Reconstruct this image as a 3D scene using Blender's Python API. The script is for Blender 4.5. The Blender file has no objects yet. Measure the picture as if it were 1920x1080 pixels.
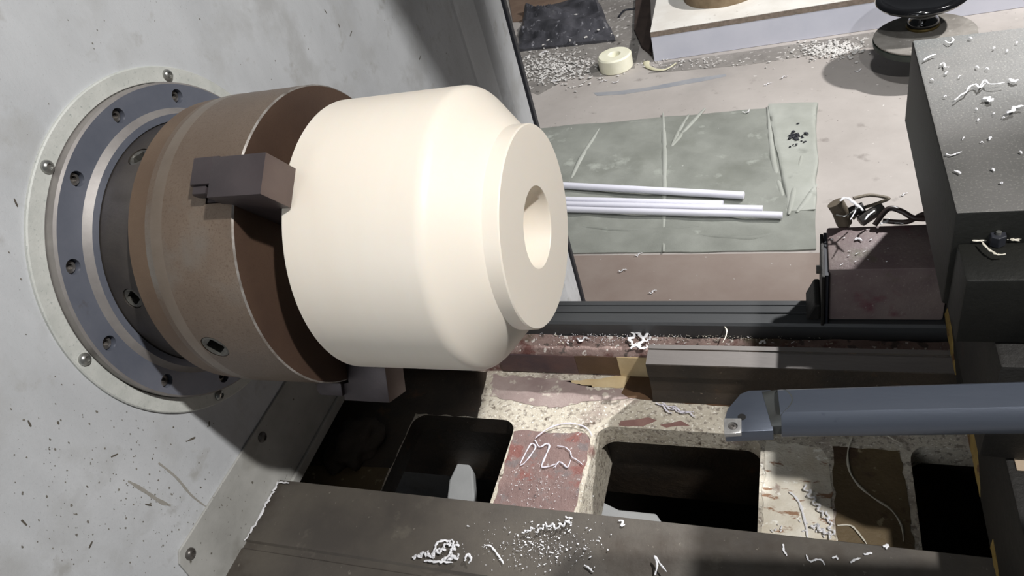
import bpy, bmesh, math, random
from mathutils import Vector, Matrix, noise
random.seed(7)
C = bpy.context.scene.collection
S = bpy.context.scene
PI = math.pi

# ------------------------------------------------------------------ camera
FPX = 1363.8266
CAM = Vector((0.67762971, -0.53446518, 0.40606528))
ROT = Matrix(((0.9296062470, 0.0084602934, 0.3684571195),
              (0.2665713386, 0.6749285768, -0.6880487904),
              (-0.2545033338, 0.7378345614, 0.6251625494)))
cd = bpy.data.cameras.new('camera')
cam = bpy.data.objects.new('camera', cd)
C.objects.link(cam)
cam.matrix_world = Matrix.Translation(CAM) @ ROT.to_4x4()
cd.sensor_width = 36.0
cd.lens = 36.0 * FPX / 1920.0
cd.clip_start = 0.01
S.camera = cam
S.view_settings.view_transform = 'Standard'
S.view_settings.look = 'None'
S.view_settings.exposure = 0.0
S.view_settings.gamma = 1.0
S.view_settings.use_curve_mapping = False

# ------------------------------------------------------------------ light
w = bpy.data.worlds.new('World')
S.world = w
w.use_nodes = True
w.node_tree.nodes['Background'].inputs[0].default_value = (0.86, 0.93, 1.0, 1)
w.node_tree.nodes['Background'].inputs[1].default_value = 0.055

def area(name, loc, target, size, power, col=(1, 1, 1), size_y=None):
    l = bpy.data.lights.new(name, 'AREA')
    l.energy = power
    l.color = col
    l.size = size
    if size_y:
        l.shape = 'RECTANGLE'
        l.size_y = size_y
    o = bpy.data.objects.new(name, l)
    C.objects.link(o)
    o.location = loc
    d = Vector(target) - Vector(loc)
    o.rotation_euler = d.to_track_quat('-Z', 'Y').to_euler()
    return o

area('machine_lamp', (1.6, -0.4, 1.6), (0.3, 0, 0), 0.07, 47, (1.0, 0.985, 0.97))
area('ceiling_lamp', (-0.6, -2.6, 0.9), (0.3, 0, 0), 1.2, 25, (0.90, 0.95, 1.0))  # broad unseen fill light, added to lift the front sides
sp = bpy.data.lights.new('pendant_lamp', 'SPOT')
sp.energy = 620
sp.spot_size = math.radians(72)
sp.spot_blend = 0.35
sp.shadow_soft_size = 0.07
sp.color = (1.0, 0.97, 0.95)
spo = bpy.data.objects.new('pendant_lamp', sp)
C.objects.link(spo)
spo.location = (2.9, 2.75, 1.9)
spo.rotation_euler = (Vector((0.85, 3.0, -1.3)) - Vector(spo.location)).to_track_quat('-Z', 'Y').to_euler()

s2 = bpy.data.lights.new('rear_lamp', 'SPOT')  # added narrow spot, brightens the way cover
s2.energy = 380
s2.spot_size = math.radians(17)
s2.spot_blend = 0.3
s2.shadow_soft_size = 0.04
s2o = bpy.data.objects.new('rear_lamp', s2)
C.objects.link(s2o)
s2o.location = (1.6, 1.6, 1.2)
s2o.rotation_euler = (Vector((.73, .28, -.25)) - Vector(s2o.location)).to_track_quat('-Z', 'Y').to_euler()

s3 = bpy.data.lights.new('aisle_lamp', 'SPOT')  # added spot to brighten the white box front and the rods
s3.energy = 230
s3.spot_size = math.radians(58)
s3.spot_blend = 0.6
s3.shadow_soft_size = 0.12
s3o = bpy.data.objects.new('aisle_lamp', s3)
C.objects.link(s3o)
s3o.location = (.9, .9, 2.3)
s3o.rotation_euler = (Vector((.6, 3.3, -1.3)) - Vector(s3o.location)).to_track_quat('-Z', 'Y').to_euler()

# ------------------------------------------------------------------ helpers
def lin(c):
    r = []
    for v in c:
        v = v / 255.0
        r.append(v / 12.92 if v <= 0.04045 else ((v + 0.055) / 1.055) ** 2.4)
    return (r[0], r[1], r[2], 1.0)

def mat(name, col, col2=None, scale=12, rough=0.6, metal=0.0, bump=0.0, bscale=90,
        layers=(), stretch=(1, 1, 1), coat=0.0, spec=0.5, rvar=0.0, sss=0.0):
    """procedural material; layers = (scale, threshold, softness, colour, stretch)"""
    m = bpy.data.materials.new(name)
    m.use_nodes = True
    nt = m.node_tree
    N, L = nt.nodes, nt.links
    b = N['Principled BSDF']
    tc = N.new('ShaderNodeTexCoord')
    def noi(sc, st, detail=6, off=0.0, rg=0.6):
        mp = N.new('ShaderNodeMapping')
        mp.inputs['Scale'].default_value = st
        mp.inputs['Location'].default_value = (off, off * 1.7, off * .6)
        L.new(tc.outputs['Object'], mp.inputs[0])
        n = N.new('ShaderNodeTexNoise')
        n.inputs['Scale'].default_value = sc
        n.inputs['Detail'].default_value = detail
        n.inputs['Roughness'].default_value = rg
        L.new(mp.outputs[0], n.inputs['Vector'])
        return n.outputs[0]
    col2 = col2 or col
    base = noi(scale, stretch)
    rp = N.new('ShaderNodeValToRGB')
    rp.color_ramp.elements[0].position = 0.36
    rp.color_ramp.elements[1].position = 0.64
    rp.color_ramp.elements[0].color = lin(col)
    rp.color_ramp.elements[1].color = lin(col2)
    L.new(base, rp.inputs[0])
    cur = rp.outputs[0]
    for i, ly in enumerate(layers):
        sc, th, so, lc = ly[:4]
        st = ly[4] if len(ly) > 4 else (1, 1, 1)
        nn = noi(sc, st, 5, 3.1 * (i + 1))
        mr = N.new('ShaderNodeMapRange')
        mr.inputs['From Min'].default_value = th
        mr.inputs['From Max'].default_value = th + so
        L.new(nn, mr.inputs['Value'])
        mx = N.new('ShaderNodeMix')
        mx.data_type = 'RGBA'
        L.new(mr.outputs[0], mx.inputs['Factor'])
        L.new(cur, mx.inputs['A'])
        mx.inputs['B'].default_value = lin(lc)
        cur = mx.outputs['Result']
    L.new(cur, b.inputs['Base Color'])
    b.inputs['Metallic'].default_value = metal
    b.inputs['Roughness'].default_value = rough
    b.inputs['Specular IOR Level'].default_value = spec
    if coat:
        b.inputs['Coat Weight'].default_value = coat
        b.inputs['Coat Roughness'].default_value = 0.08
    if sss:
        b.inputs['Subsurface Weight'].default_value = sss
        b.inputs['Subsurface Radius'].default_value = (0.012, 0.008, 0.005)
        b.inputs['Subsurface Scale'].default_value = 0.6
    if rvar:
        mr = N.new('ShaderNodeMapRange')
        mr.inputs['To Min'].default_value = max(0.05, rough - rvar)
        mr.inputs['To Max'].default_value = min(1, rough + rvar)
        L.new(base, mr.inputs['Value'])
        L.new(mr.outputs[0], b.inputs['Roughness'])
    if bump:
        bn = noi(bscale, stretch, 8, 9.0, 0.7)
        bp = N.new('ShaderNodeBump')
        bp.inputs['Strength'].default_value = bump
        bp.inputs['Distance'].default_value = 0.004
        L.new(bn, bp.inputs['Height'])
        L.new(bp.outputs[0], b.inputs['Normal'])
    return m

K = {}
K['sheet'] = mat('headstock_grey', (189, 191, 193), (206, 208, 210), 8, 0.62, 0, .16, 260, stretch=(1, 1, .45), spec=.35,
                 layers=((11, .50, .16, (183, 184, 184)), (2.6, .52, .14, (198, 200, 202)), (26, .60, .14, (176, 176, 174)), (120, .735, .02, (70, 66, 60)), (34, .74, .02, (64, 60, 55), (1, 1, 1)),
                         (420, .62, .2, (150, 151, 150))))
K['cover'] = mat('cover_sheet', (162, 161, 156), (182, 181, 176), 14, 0.6, 0, .12, 200, spec=.35,
                 layers=((60, .68, .05, (90, 86, 78)), (7, .58, .15, (128, 125, 116))))
K['ring'] = mat('ring_alloy', (196, 198, 192), (210, 211, 205), 40, 0.55, .05, .2, 300, layers=((260, .60, .1, (172, 177, 172)),))
K['steel'] = mat('blued_steel', (116, 121, 134), (130, 134, 146), 16, 0.42, .45, .05, 300, layers=((30, .66, .1, (112, 108, 110)),))
K['steel_light'] = mat('turned_steel', (140, 135, 132), (156, 151, 147), 30, 0.5, .3, .05, 200)
K['adapter'] = mat('adapter_steel', (78, 73, 70), (92, 86, 80), 20, .42, .5, .1, 200)
K['chuck'] = mat('chuck_iron', (108, 92, 78), (126, 110, 95), 7, .42, .4, .2, 500, rvar=.06,
                 layers=((520, .52, .2, (98, 80, 66)), (6, .56, .16, (124, 118, 110))))
K['chuck_face'] = mat('chuck_face_iron', (76, 58, 48), (88, 68, 55), 12, .5, .3, .15, 500,
                      layers=((520, .54, .2, (74, 56, 45)),))
K['worn'] = mat('worn_edge', (138, 130, 122), (190, 184, 178), 60, .35, .5)  # pale chuck chamfer, painting in the highlight along its front edge
K['band'] = mat('polished_band', (122, 109, 96), (146, 134, 121), 6, .36, .6, .1, 400)  # lighter, smoother ring painting in the highlight on the chuck body
K['rim'] = mat('rusty_rim', (102, 82, 65), (118, 98, 79), 9, .5, .3, .15, 500)
K['jaw'] = mat('jaw_steel', (66, 59, 61), (78, 70, 71), 16, .45, .4, .08, 200)
K['jaw_front'] = mat('jaw_front_steel', (94, 81, 77), (104, 90, 85), 16, .5, .35, .08, 200)
K['socket'] = mat('socket_steel', (84, 82, 76), (110, 108, 102), 60, .38, .55, .2, 200)
K['dark'] = mat('dark_hollow', (14, 13, 12), (20, 19, 17), 10, .8)
K['screw'] = mat('zinc_screw', (150, 150, 145), (172, 172, 168), 60, .3, .8)
K['screw_dark'] = mat('oiled_screw', (96, 92, 88), (120, 116, 112), 80, .35, .6)
K['nylon'] = mat('ivory_nylon', (238, 228, 213), (240, 231, 217), 3, .42, 0, .015, 60, spec=.4, stretch=(6, 1, 1), sss=.15)
K['bar'] = mat('bar_steel', (92, 98, 110), (106, 112, 123), 10, .34, .65, .06, 220, stretch=(.2, 1, 1),
               layers=((26, .66, .1, (62, 68, 78)),))
K['insert'] = mat('carbide', (170, 168, 166), (196, 194, 190), 200, .3, .6, .2, 300)
K['way'] = mat('ground_way', (62, 63, 64), (76, 77, 78), 4, .42, .4, .1, 160, stretch=(.06, 1, 1),
               layers=((9, .56, .12, (46, 46, 46), (.05, 1, 1)),))
K['way_front'] = mat('front_way_iron', (76, 71, 66), (94, 88, 80), 9, .6, .2, .15, 200,
                     layers=((7, .56, .12, (68, 60, 52)), (150, .66, .06, (124, 118, 108)), (14, .63, .1, (110, 104, 94))))
K['rail'] = mat('inner_rail_iron', (104, 99, 96), (122, 117, 113), 5, .5, .3, .15, 240, stretch=(.15, 1, 1))
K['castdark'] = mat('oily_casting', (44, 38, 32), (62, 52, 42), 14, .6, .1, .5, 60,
                    layers=((20, .6, .1, (82, 62, 44)), (200, .68, .04, (120, 110, 96))))  # oily iron; also used as painted shade on web and rail
K['cream'] = mat('cream_casting', (182, 173, 156), (206, 198, 182), 12, .62, 0, .6, 90,
                 layers=((15, .54, .16, (150, 134, 126)), (130, .52, .10, (138, 128, 116)), (280, .58, .06, (226, 221, 210)),
                         (8, .66, .06, (128, 98, 90)), (40, .66, .04, (96, 84, 72))))
K['ledge'] = mat('ledge_casting', (120, 98, 92), (150, 128, 120), 18, .6, 0, .8, 90,
                 layers=((24, .54, .08, (98, 62, 56)), (60, .58, .05, (84, 72, 66)), (90, .62, .04, (214, 206, 198)), (12, .6, .1, (86, 76, 60))))
K['red'] = mat('red_primer_rib', (116, 94, 90), (136, 112, 106), 12, .6, 0, .6, 90,
               layers=((22, .55, .06, (128, 84, 77)), (45, .55, .08, (116, 104, 102)), (170, .64, .05, (196, 188, 186)), (70, .66, .04, (90, 76, 74))))
K['primer'] = mat('red_primer_patch', (116, 82, 78), (136, 104, 96), 30, .6, 0, .4, 90)
K['ochre'] = mat('ochre_filler', (182, 160, 122), (200, 180, 142), 20, .6, 0, .3, 60)
K['ink'] = mat('violet_varnish', (70, 56, 60), (94, 70, 66), 22, .4, 0, .3, 90, layers=((16, .6, .08, (120, 84, 62)),))
K['brown'] = mat('brown_oil_patch', (74, 54, 36), (90, 66, 46), 20, .5, 0, .3, 80)
K['patch_cream'] = mat('weathered_cream', (206, 196, 176), (226, 220, 206), 22, .62, 0, .6, 90,
                       layers=((30, .57, .05, (152, 118, 92), (1, 2.5, 1)), (14, .6, .06, (130, 96, 88)), (90, .62, .05, (244, 240, 230))))  # lighter version of the cream, for the lit patch on the rib
K['olive'] = mat('olive_casting', (84, 70, 46), (102, 86, 60), 14, .6, 0, .5, 80,
                 layers=((18, .58, .06, (72, 54, 38)), (60, .64, .05, (150, 138, 110))))
K['tray'] = mat('pale_casting', (186, 188, 188), (204, 206, 206), 8, .7, 0, .2, 60)  # pale colour for the lit patches under the windows
K['saddle'] = mat('saddle_iron', (20, 18, 15), (30, 27, 22), 16, .6, .1, .4, 90,
                  layers=((60, .68, .05, (48, 42, 33)), (12, .66, .05, (44, 30, 24))))
K['yellow'] = mat('chipped_ochre', (120, 98, 44), (146, 122, 66), 40, .6, 0, .4, 100, layers=((50, .6, .06, (88, 60, 34)),))
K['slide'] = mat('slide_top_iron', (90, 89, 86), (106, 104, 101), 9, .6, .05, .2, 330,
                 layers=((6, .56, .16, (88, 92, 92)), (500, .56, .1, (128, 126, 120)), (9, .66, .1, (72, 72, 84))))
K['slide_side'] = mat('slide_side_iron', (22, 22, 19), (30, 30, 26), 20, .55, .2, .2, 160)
K['coverbox'] = mat('plum_paint', (104, 88, 88), (124, 111, 107), 14, .5, 0, .25, 140,
                    layers=((12, .6, .08, (104, 66, 72)), (240, .62, .06, (140, 132, 126)), (8, .62, .1, (84, 80, 60))))
K['rubber'] = mat('black_rubber', (32, 33, 40), (40, 42, 48), 30, .5)
K['floor'] = mat('shop_floor', (166, 160, 155), (182, 176, 171), 2.2, .8, 0, .15, 60,
                 layers=((1.3, .55, .2, (152, 147, 143)), (14, .62, .12, (146, 140, 135)), (60, .69, .04, (96, 90, 86)), (45, .7, .03, (222, 218, 214))))
K['floordark'] = mat('dirty_floor', (122, 118, 114), (142, 138, 133), 7, .8, 0, .25, 60, layers=((40, .58, .08, (196, 192, 188)), (22, .62, .06, (88, 84, 80))))
K['floorbrown'] = mat('brown_floor', (136, 122, 114), (146, 134, 126), 5, .8, 0, .15, 70, layers=((50, .7, .04, (200, 196, 192)),))
K['blue'] = mat('blue_paint', (142, 146, 153), (158, 159, 162), 9, .7, 0, .1, 50)
K['sack'] = mat('grey_green_sack', (130, 133, 126), (148, 151, 144), 5, .75, 0, .35, 190,
                layers=((3.2, .54, .16, (124, 127, 119)), (9, .62, .1, (166, 170, 162)), (40, .72, .03, (196, 198, 194))))
K['sackfold'] = mat('sack_fold', (160, 163, 155), (174, 177, 170), 6, .75, 0, .3, 190, layers=((9, .62, .1, (142, 145, 138)),))
K['rod'] = mat('white_plastic_rod', (226, 226, 238), (236, 236, 246), 5, .5)
K['ringpl'] = mat('ivory_plastic', (240, 238, 212), (248, 246, 226), 12, .5, 0, .05, 60)
K['crescent'] = mat('yellowish_offcut', (202, 198, 168), (216, 212, 184), 20, .55)
K['white'] = mat('white_laminate', (212, 215, 228), (222, 224, 236), 4, .5, 0, .04, 30)
K['whitetop'] = mat('dusty_white_top', (226, 222, 214), (238, 236, 230), 6, .6, 0, .15, 60, layers=((22, .64, .1, (196, 190, 182)),))
K['boardedge'] = mat('chipboard_edge', (126, 114, 102), (150, 136, 124), 60, .8, 0, .3, 200)
K['puck'] = mat('tan_board', (124, 106, 82), (146, 128, 102), 20, .7, 0, .2, 90)
K['bag'] = mat('black_plastic_bag', (62, 62, 66), (86, 86, 92), 7, .35, 0, .8, 26, layers=((30, .62, .08, (150, 150, 156)),))
K['card'] = mat('brown_cardboard', (112, 92, 78), (128, 108, 92), 8, .85, 0, .2, 60)
K['black'] = mat('black_enamel', (14, 14, 16), (20, 20, 22), 5, .12, 0, coat=.8)
K['brass'] = mat('dull_brass', (110, 96, 56), (130, 112, 70), 30, .4, .6)
K['felt'] = mat('grey_dusty_disc', (128, 124, 118), (150, 146, 140), 12, .85, 0, .5, 120, layers=((40, .62, .1, (176, 172, 166)),))
K['green'] = mat('dark_green_edge', (36, 44, 38), (48, 56, 50), 20, .6)
K['chip'] = mat('white_swarf', (214, 213, 215), (230, 229, 231), 40, .5, 0, .2, 120, spec=.4)
K['chipdull'] = mat('oily_swarf', (182, 176, 160), (206, 200, 186), 40, .4, 0, .2, 120)
K['chipblue'] = mat('lilac_swarf', (196, 190, 200), (216, 212, 220), 40, .45)
K['dust'] = mat('pale_dust', (196, 194, 190), (216, 214, 211), 20, .8)
K['cable'] = mat('brown_cable', (46, 36, 34), (62, 48, 44), 60, .45)
K['bracket'] = mat('rusty_bracket', (92, 82, 68), (112, 102, 86), 30, .6, .2, .4, 120)

def tag(o, label=None, cat=None, group=None, kind=None):
    if label: o['label'] = label
    if cat: o['category'] = cat
    if group: o['group'] = group
    if kind: o['kind'] = kind
    return o

def thing(name, loc, label, cat, group=None):
    o = bpy.data.objects.new(name, None)
    o.empty_display_size = .02
    C.objects.link(o)
    o.location = loc
    return tag(o, label, cat, group)

def root_loc(o):
    v = Vector((0, 0, 0))
    while o:
        v += Vector(o.location)
        o = o.parent
    return v

def obj(name, bm, m, parent=None, smooth=None, loc=None):
    """bm in world coordinates; becomes ONE object. loc: own origin for a top-level mesh"""
    me = bpy.data.meshes.new(name)
    off = root_loc(parent) if parent else Vector(loc or (0, 0, 0))
    for v in bm.verts:
        v.co -= off
    bm.normal_update()
    bm.to_mesh(me)
    bm.free()
    for mm in (m if isinstance(m, (list, tuple)) else [m]):
        me.materials.append(mm)
    o = bpy.data.objects.new(name, me)
    C.objects.link(o)
    if parent:
        o.parent = parent
    else:
        o.location = off
    if smooth is not None:
        for p in me.polygons:
            p.use_smooth = True
        me.set_sharp_from_angle(angle=math.radians(smooth))
    return o

def fixn(bm):
    bmesh.ops.recalc_face_normals(bm, faces=bm.faces)
    return bm

def bevel(bm, w, seg=2, ang=30):
    es = [e for e in bm.edges if len(e.link_faces) == 2 and e.calc_face_angle(0) > math.radians(ang)]
    bmesh.ops.bevel(bm, geom=es, offset=w, segments=seg, affect='EDGES', profile=.5, clamp_overlap=True)
    return bm

def box(x0, x1, y0, y1, z0, z1, bm=None, bev=0):
    b = bmesh.new()
    M = Matrix.Translation(((x0 + x1) / 2, (y0 + y1) / 2, (z0 + z1) / 2)) @ Matrix.Diagonal((abs(x1 - x0), abs(y1 - y0), abs(z1 - z0), 1))
    bmesh.ops.create_cube(b, size=1, matrix=M)
    if bev: bevel(b, bev)
    if bm is None: return b
    join(bm, b)
    return bm

def join(bm, b):
    me = bpy.data.meshes.new('tmp')
    b.to_mesh(me); b.free()
    bm.from_mesh(me)
    bpy.data.meshes.remove(me)
    return bm

def prism(poly, axis, a0, a1, bev=0):
    """poly = list of 2D points in the plane normal to axis (x:(y,z), y:(x,z), z:(x,y))"""
    bm = bmesh.new()
    def P(p, a):
        return {'x': (a, p[0], p[1]), 'y': (p[0], a, p[1]), 'z': (p[0], p[1], a)}[axis]
    A = [bm.verts.new(P(p, a0)) for p in poly]
    B = [bm.verts.new(P(p, a1)) for p in poly]
    n = len(poly)
    bm.faces.new(A); bm.faces.new(B[::-1])
    for i in range(n):
        bm.faces.new((A[i], B[i], B[(i + 1) % n], A[(i + 1) % n]))
    fixn(bm)
    if bev: bevel(bm, bev)
    return bm

def revolve(prof, seg=96, closed=True, mi=None):
    """profile (x, r) around the X axis"""
    bm = bmesh.new()
    rings = []
    for (x, r) in prof:
        if r < 1e-6:
            rings.append([bm.verts.new((x, 0, 0))])
        else:
            rings.append([bm.verts.new((x, r * math.cos(2 * PI * k / seg), r * math.sin(2 * PI * k / seg))) for k in range(seg)])
    n = len(rings)
    for i in range(n if closed else n - 1):
        a, b = rings[i], rings[(i + 1) % n]
        if len(a) == 1 and len(b) == 1: continue
        for k in range(seg):
            k2 = (k + 1) % seg
            if len(a) == 1: f = bm.faces.new((a[0], b[k2], b[k]))
            elif len(b) == 1: f = bm.faces.new((a[k], a[k2], b[0]))
            else: f = bm.faces.new((a[k], a[k2], b[k2], b[k]))
            if mi: f.material_index = mi[i]
    return fixn(bm)

def cyl(p0, p1, r0, r1=None, seg=24, bm=None, bev=0):
    r1 = r0 if r1 is None else r1
    p0, p1 = Vector(p0), Vector(p1)
    d = p1 - p0
    M = Matrix.Translation((p0 + p1) / 2) @ d.to_track_quat('Z', 'Y').to_matrix().to_4x4()
    b = bmesh.new()
    bmesh.ops.create_cone(b, cap_ends=True, segments=seg, radius1=r0, radius2=r1, depth=d.length, matrix=M)
    if bev: bevel(b, bev, 2, 50)
    if bm is None: return b
    return join(bm, b)

def boolean(o, cutter_bm, op='DIFFERENCE'):
    """cut real holes, then drop the cutter"""
    me = bpy.data.meshes.new('cut')
    off = root_loc(o)
    for v in cutter_bm.verts: v.co -= off
    cutter_bm.to_mesh(me); cutter_bm.free()
    c = bpy.data.objects.new('cut', me)
    C.objects.link(c)
    c.location = off
    md = o.modifiers.new('b', 'BOOLEAN')
    md.operation = op
    md.solver = 'EXACT'
    md.object = c
    bpy.context.view_layer.update()
    dg = bpy.context.evaluated_depsgraph_get()
    new = bpy.data.meshes.new_from_object(o.evaluated_get(dg))
    new.name = o.name
    o.modifiers.clear()
    old = o.data
    o.data = new
    bpy.data.meshes.remove(old)
    bpy.data.objects.remove(c)
    bpy.data.meshes.remove(me)
    for p in o.data.polygons: p.use_smooth = True
    o.data.set_sharp_from_angle(angle=math.radians(28))
    return o

def tube(pts, r, seg=8, bm=None, flat=1.0, rfun=None, caps=True):
    """swept tube, optionally flattened into a ribbon"""
    pts = [Vector(p) for p in pts]
    b = bm or bmesh.new()
    rings = []
    up = Vector((0, 0, 1))
    for i, p in enumerate(pts):
        t = (pts[min(i + 1, len(pts) - 1)] - pts[max(i - 1, 0)])
        if t.length < 1e-9: t = Vector((1, 0, 0))
        t.normalize()
        s = t.cross(up)
        if s.length < .05: s = t.cross(Vector((0, 1, 0)))
        s.normalize()
        u = s.cross(t).normalized()
        rr = r * (rfun(i / (len(pts) - 1)) if rfun else 1)
        rings.append([b.verts.new(p + s * rr * math.cos(2 * PI * k / seg) + u * rr * flat * math.sin(2 * PI * k / seg)) for k in range(seg)])
    for a, c in zip(rings, rings[1:]):
        for k in range(seg):
            b.faces.new((a[k], a[(k + 1) % seg], c[(k + 1) % seg], c[k]))
    if caps:
        b.faces.new(rings[0][::-1]); b.faces.new(rings[-1])
    return b

def smoothpath(pts, n=6):
    pts = [Vector(p) for p in pts]
    out = []
    P = [pts[0]] + pts + [pts[-1]]
    for i in range(1, len(P) - 2):
        for k in range(n):
            t = k / n
            a, b, c, d = P[i - 1], P[i], P[i + 1], P[i + 2]
            out.append(.5 * ((2 * b) + (c - a) * t + (2 * a - 5 * b + 4 * c - d) * t * t + (3 * b - a - 3 * c + d) * t ** 3))
    out.append(pts[-1])
    return out

def at(u, v, z):
    """where the sight line of photo point (u, v) meets the level z: gives surveyed positions"""
    d = ROT @ Vector(((u - 960) / FPX, (540 - v) / FPX, -1))
    t = (z - CAM.z) / d.z
    return CAM + d * t

def L_(px, z): return [at(u, v, z) for u, v in px]
ZW, ZWEB, ZF = -0.34, -0.42, -1.30     # levels: ways, web of the bed, shop floor

# ================================================================== SETTING
bm = box(-4, 6, -4, 8, ZF - .1, ZF)
flo = tag(obj('floor', bm, K['floor']), 'grey concrete workshop floor strewn with white plastic chips', kind='structure')
flo['label'] = 'grey concrete workshop floor behind the lathe'
def flat(name, pts, z, th, m, parent, **k):
    return obj(name, prism([(p[0], p[1]) for p in pts], 'z', z, z + th), m, parent, **k)
flat('paint_stripe', [at(*q, ZF) for q in ((1112, 174), (1120, 180), (1170, 177), (1240, 166), (1320, 152), (1362, 143), (1360, 139), (1290, 149), (1220, 163), (1160, 171))], ZF, .0008, K['blue'], flo)
flat('dirt_strip', [at(*q, ZF) for q in ((1245, 118), (1215, 138), (1400, 122), (1560, 98), (1640, 88), (1640, 60), (1430, 92))], ZF, .0012, K['floordark'], flo)
flat('dirt_strip', [at(*q, ZF) for q in ((965, 90), (985, 170), (1010, 178), (1060, 150), (1120, 135), (1190, 128), (1205, 60), (1190, -30), (1060, -30))], ZF, .0012, K['floordark'], flo)
flat('worn_strip', [at(*q, ZF) for q in ((1040, 480), (1560, 474), (1560, 640), (1040, 640))], ZF, .001, K['floorbrown'], flo)  # brown strip painting in the bed's shadow on the floor

# ================================================================== HEADSTOCK
hs = thing('lathe_headstock', (-.25, .3, ZF), 'large pale grey metal headstock casing behind the chuck', 'machine housing')
face = [(-.9, .8), (-.9, -.62), (-.262, -.62), (-.262, -.375), (.29, -.375), (.29, ZF + .001), (1.06, ZF + .001), (1.06, .8)]
cas = obj('casing', prism(face, 'x', -.5, 0), K['sheet'], hs)
# folded sheet flank: shallow valley then a raised border
fl = bmesh.new()
ys = [(.885, .0), (.895, .0015), (.948, -.012), (1.03, -.012), (1.062, .001), (1.160, .001), (1.168, -.006), (1.168, -.5), (.885, -.5)]
join(fl, prism([(x, y) for y, x in ys], 'z', ZF + .001, .8))
cut = box(-.2, .1, .885, 1.2, ZF - .01, .9)
boolean(cas, cut)
obj('folded_flank', fl, K['sheet'], hs, smooth=20)
obj('rubber_seal', box(-.012, .006, 1.168, 1.188, ZF + .001, .8, bev=.003), K['rubber'], hs)['label'] = 'black rubber edge strip'
# cover sheet under the spindle
cp = [(-.272, -.262), (-.262, -.251), (.15, -.251), (.15, -.374), (-.262, -.374), (-.275, -.3)]
cov = obj('cover_plate', prism(cp, 'x', .0, .0035, .0008), K['cover'], hs)
obj('bottom_lip', box(.0035, .009, -.1, .15, -.374, -.358, bev=.0015), K['cover'], cov)
def screw(x, y, z, r, parent, name='screw', m='screw', dome=True):
    b = bmesh.new()
    prof = [(x, 0), (x, r), (x + r * .28, r * .97), (x + r * .58, r * .75), (x + r * .72, r * .46), (x + r * .45, r * .40), (x + r * .45, 0)]
    b = revolve(prof, 18, closed=False)
    for v in b.verts:
        v.co.y += y; v.co.z += z
    return obj(name, b, K[m], parent, smooth=35)
for y, z in ((-.087, -.267), (-.256, -.267)):
    screw(.0035, y, z, .0072, cov, m='screw_dark')
# ring plate
rg = obj('ring_plate', revolve([(0, .1845), (.0036, .1845), (.0042, .1852), (.0042, .2012), (.0030, .2025), (0, .2025)], 160), K['ring'], hs, smooth=30)
for k in range(6):
    a = math.radians(60 * k - 1)
    screw(.0042, .1925 * math.cos(a), .1925 * math.sin(a), .0068, rg)

def facept(u, v):
    d = ROT @ Vector(((u - 960) / FPX, (540 - v) / FPX, -1))
    t = (0 - CAM.x) / d.x
    return CAM + d * t
def stain(pts, wid, col, seed):
    P = smoothpath([facept(*q) for q in pts], 6)
    left, right = [], []
    for i, p in enumerate(P):
        t = (P[min(i + 1, len(P) - 1)] - P[max(i - 1, 0)]).normalized()
        s_ = Vector((0, -t.z, t.y))
        w_ = wid * (.35 + .8 * abs(noise.noise(p * 60 + Vector((seed, 0, 0)))) + .4 * math.sin(PI * i / (len(P) - 1)))
        left.append((p.y + s_.y * w_, p.z + s_.z * w_)); right.append((p.y - s_.y * w_, p.z - s_.z * w_))
    obj('stain', prism(left + right[::-1], 'x', .0, .0003), col, hs)
bm = bmesh.new()
for i in range(520):
    if i % 3: u, v = random.gauss(240, 150), random.gauss(930, 90)
    else: u, v = random.uniform(0, 900), random.uniform(0, 1075)
    if u < 0 or u > 905 or v > 1090: continue
    p = facept(u, v)
    if p.y > -.255 and p.z < -.245: x_ = .0037
    elif (p.y ** 2 + p.z ** 2) ** .5 < .206: continue
    else: x_ = .0002
    s_ = abs(random.gauss(0, .0007)) + .00035
    a0 = random.random() * 6
    vs = [bm.verts.new((x_, p.y + s_ * random.uniform(.5, 1.2) * math.cos(a0 + k * 1.05) * .7, p.z + s_ * random.uniform(.5, 1.2) * math.sin(a0 + k * 1.05))) for k in range(6)]
    bm.faces.new(vs)
r_ = bmesh.ops.extrude_face_region(bm, geom=bm.faces[:])
for g in r_['geom']:
    if isinstance(g, bmesh.types.BMVert): g.co.x += .0002
sp_ = obj('dirt_specks', fixn(bm), mat('grime', (104, 100, 92), (138, 134, 126), 90, .8), hs)
sp_['kind'] = 'stuff'
K['st1'] = mat('smear', (156, 152, 144), (164, 161, 154), 60, .7)
K['st2'] = mat('scratch', (84, 78, 70), (100, 94, 84), 60, .7)
stain([(297, 868), (330, 895), (358, 928), (386, 950)], .0016, K['st1'], 1)
stain([(240, 902), (270, 920), (300, 940), (320, 948)], .0022, K['st1'], 2)
for k, q in enumerate([[(208, 857), (221, 851)], [(351, 827), (366, 820)], [(167, 1028), (173, 1015)], [(656, 68), (660, 58)], [(786, 112), (789, 104)], [(26, 372), (33, 388)], [(392, 800), (392, 790)], [(52, 788), (58, 800)], [(108, 790), (110, 796)], [(40, 975), (50, 985)], [(272, 945), (284, 948)], [(608, 18), (613, 26)], [(634, 44), (637, 52)]]):
    stain(q, .0011, K['st2'], 5 + k)

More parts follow.
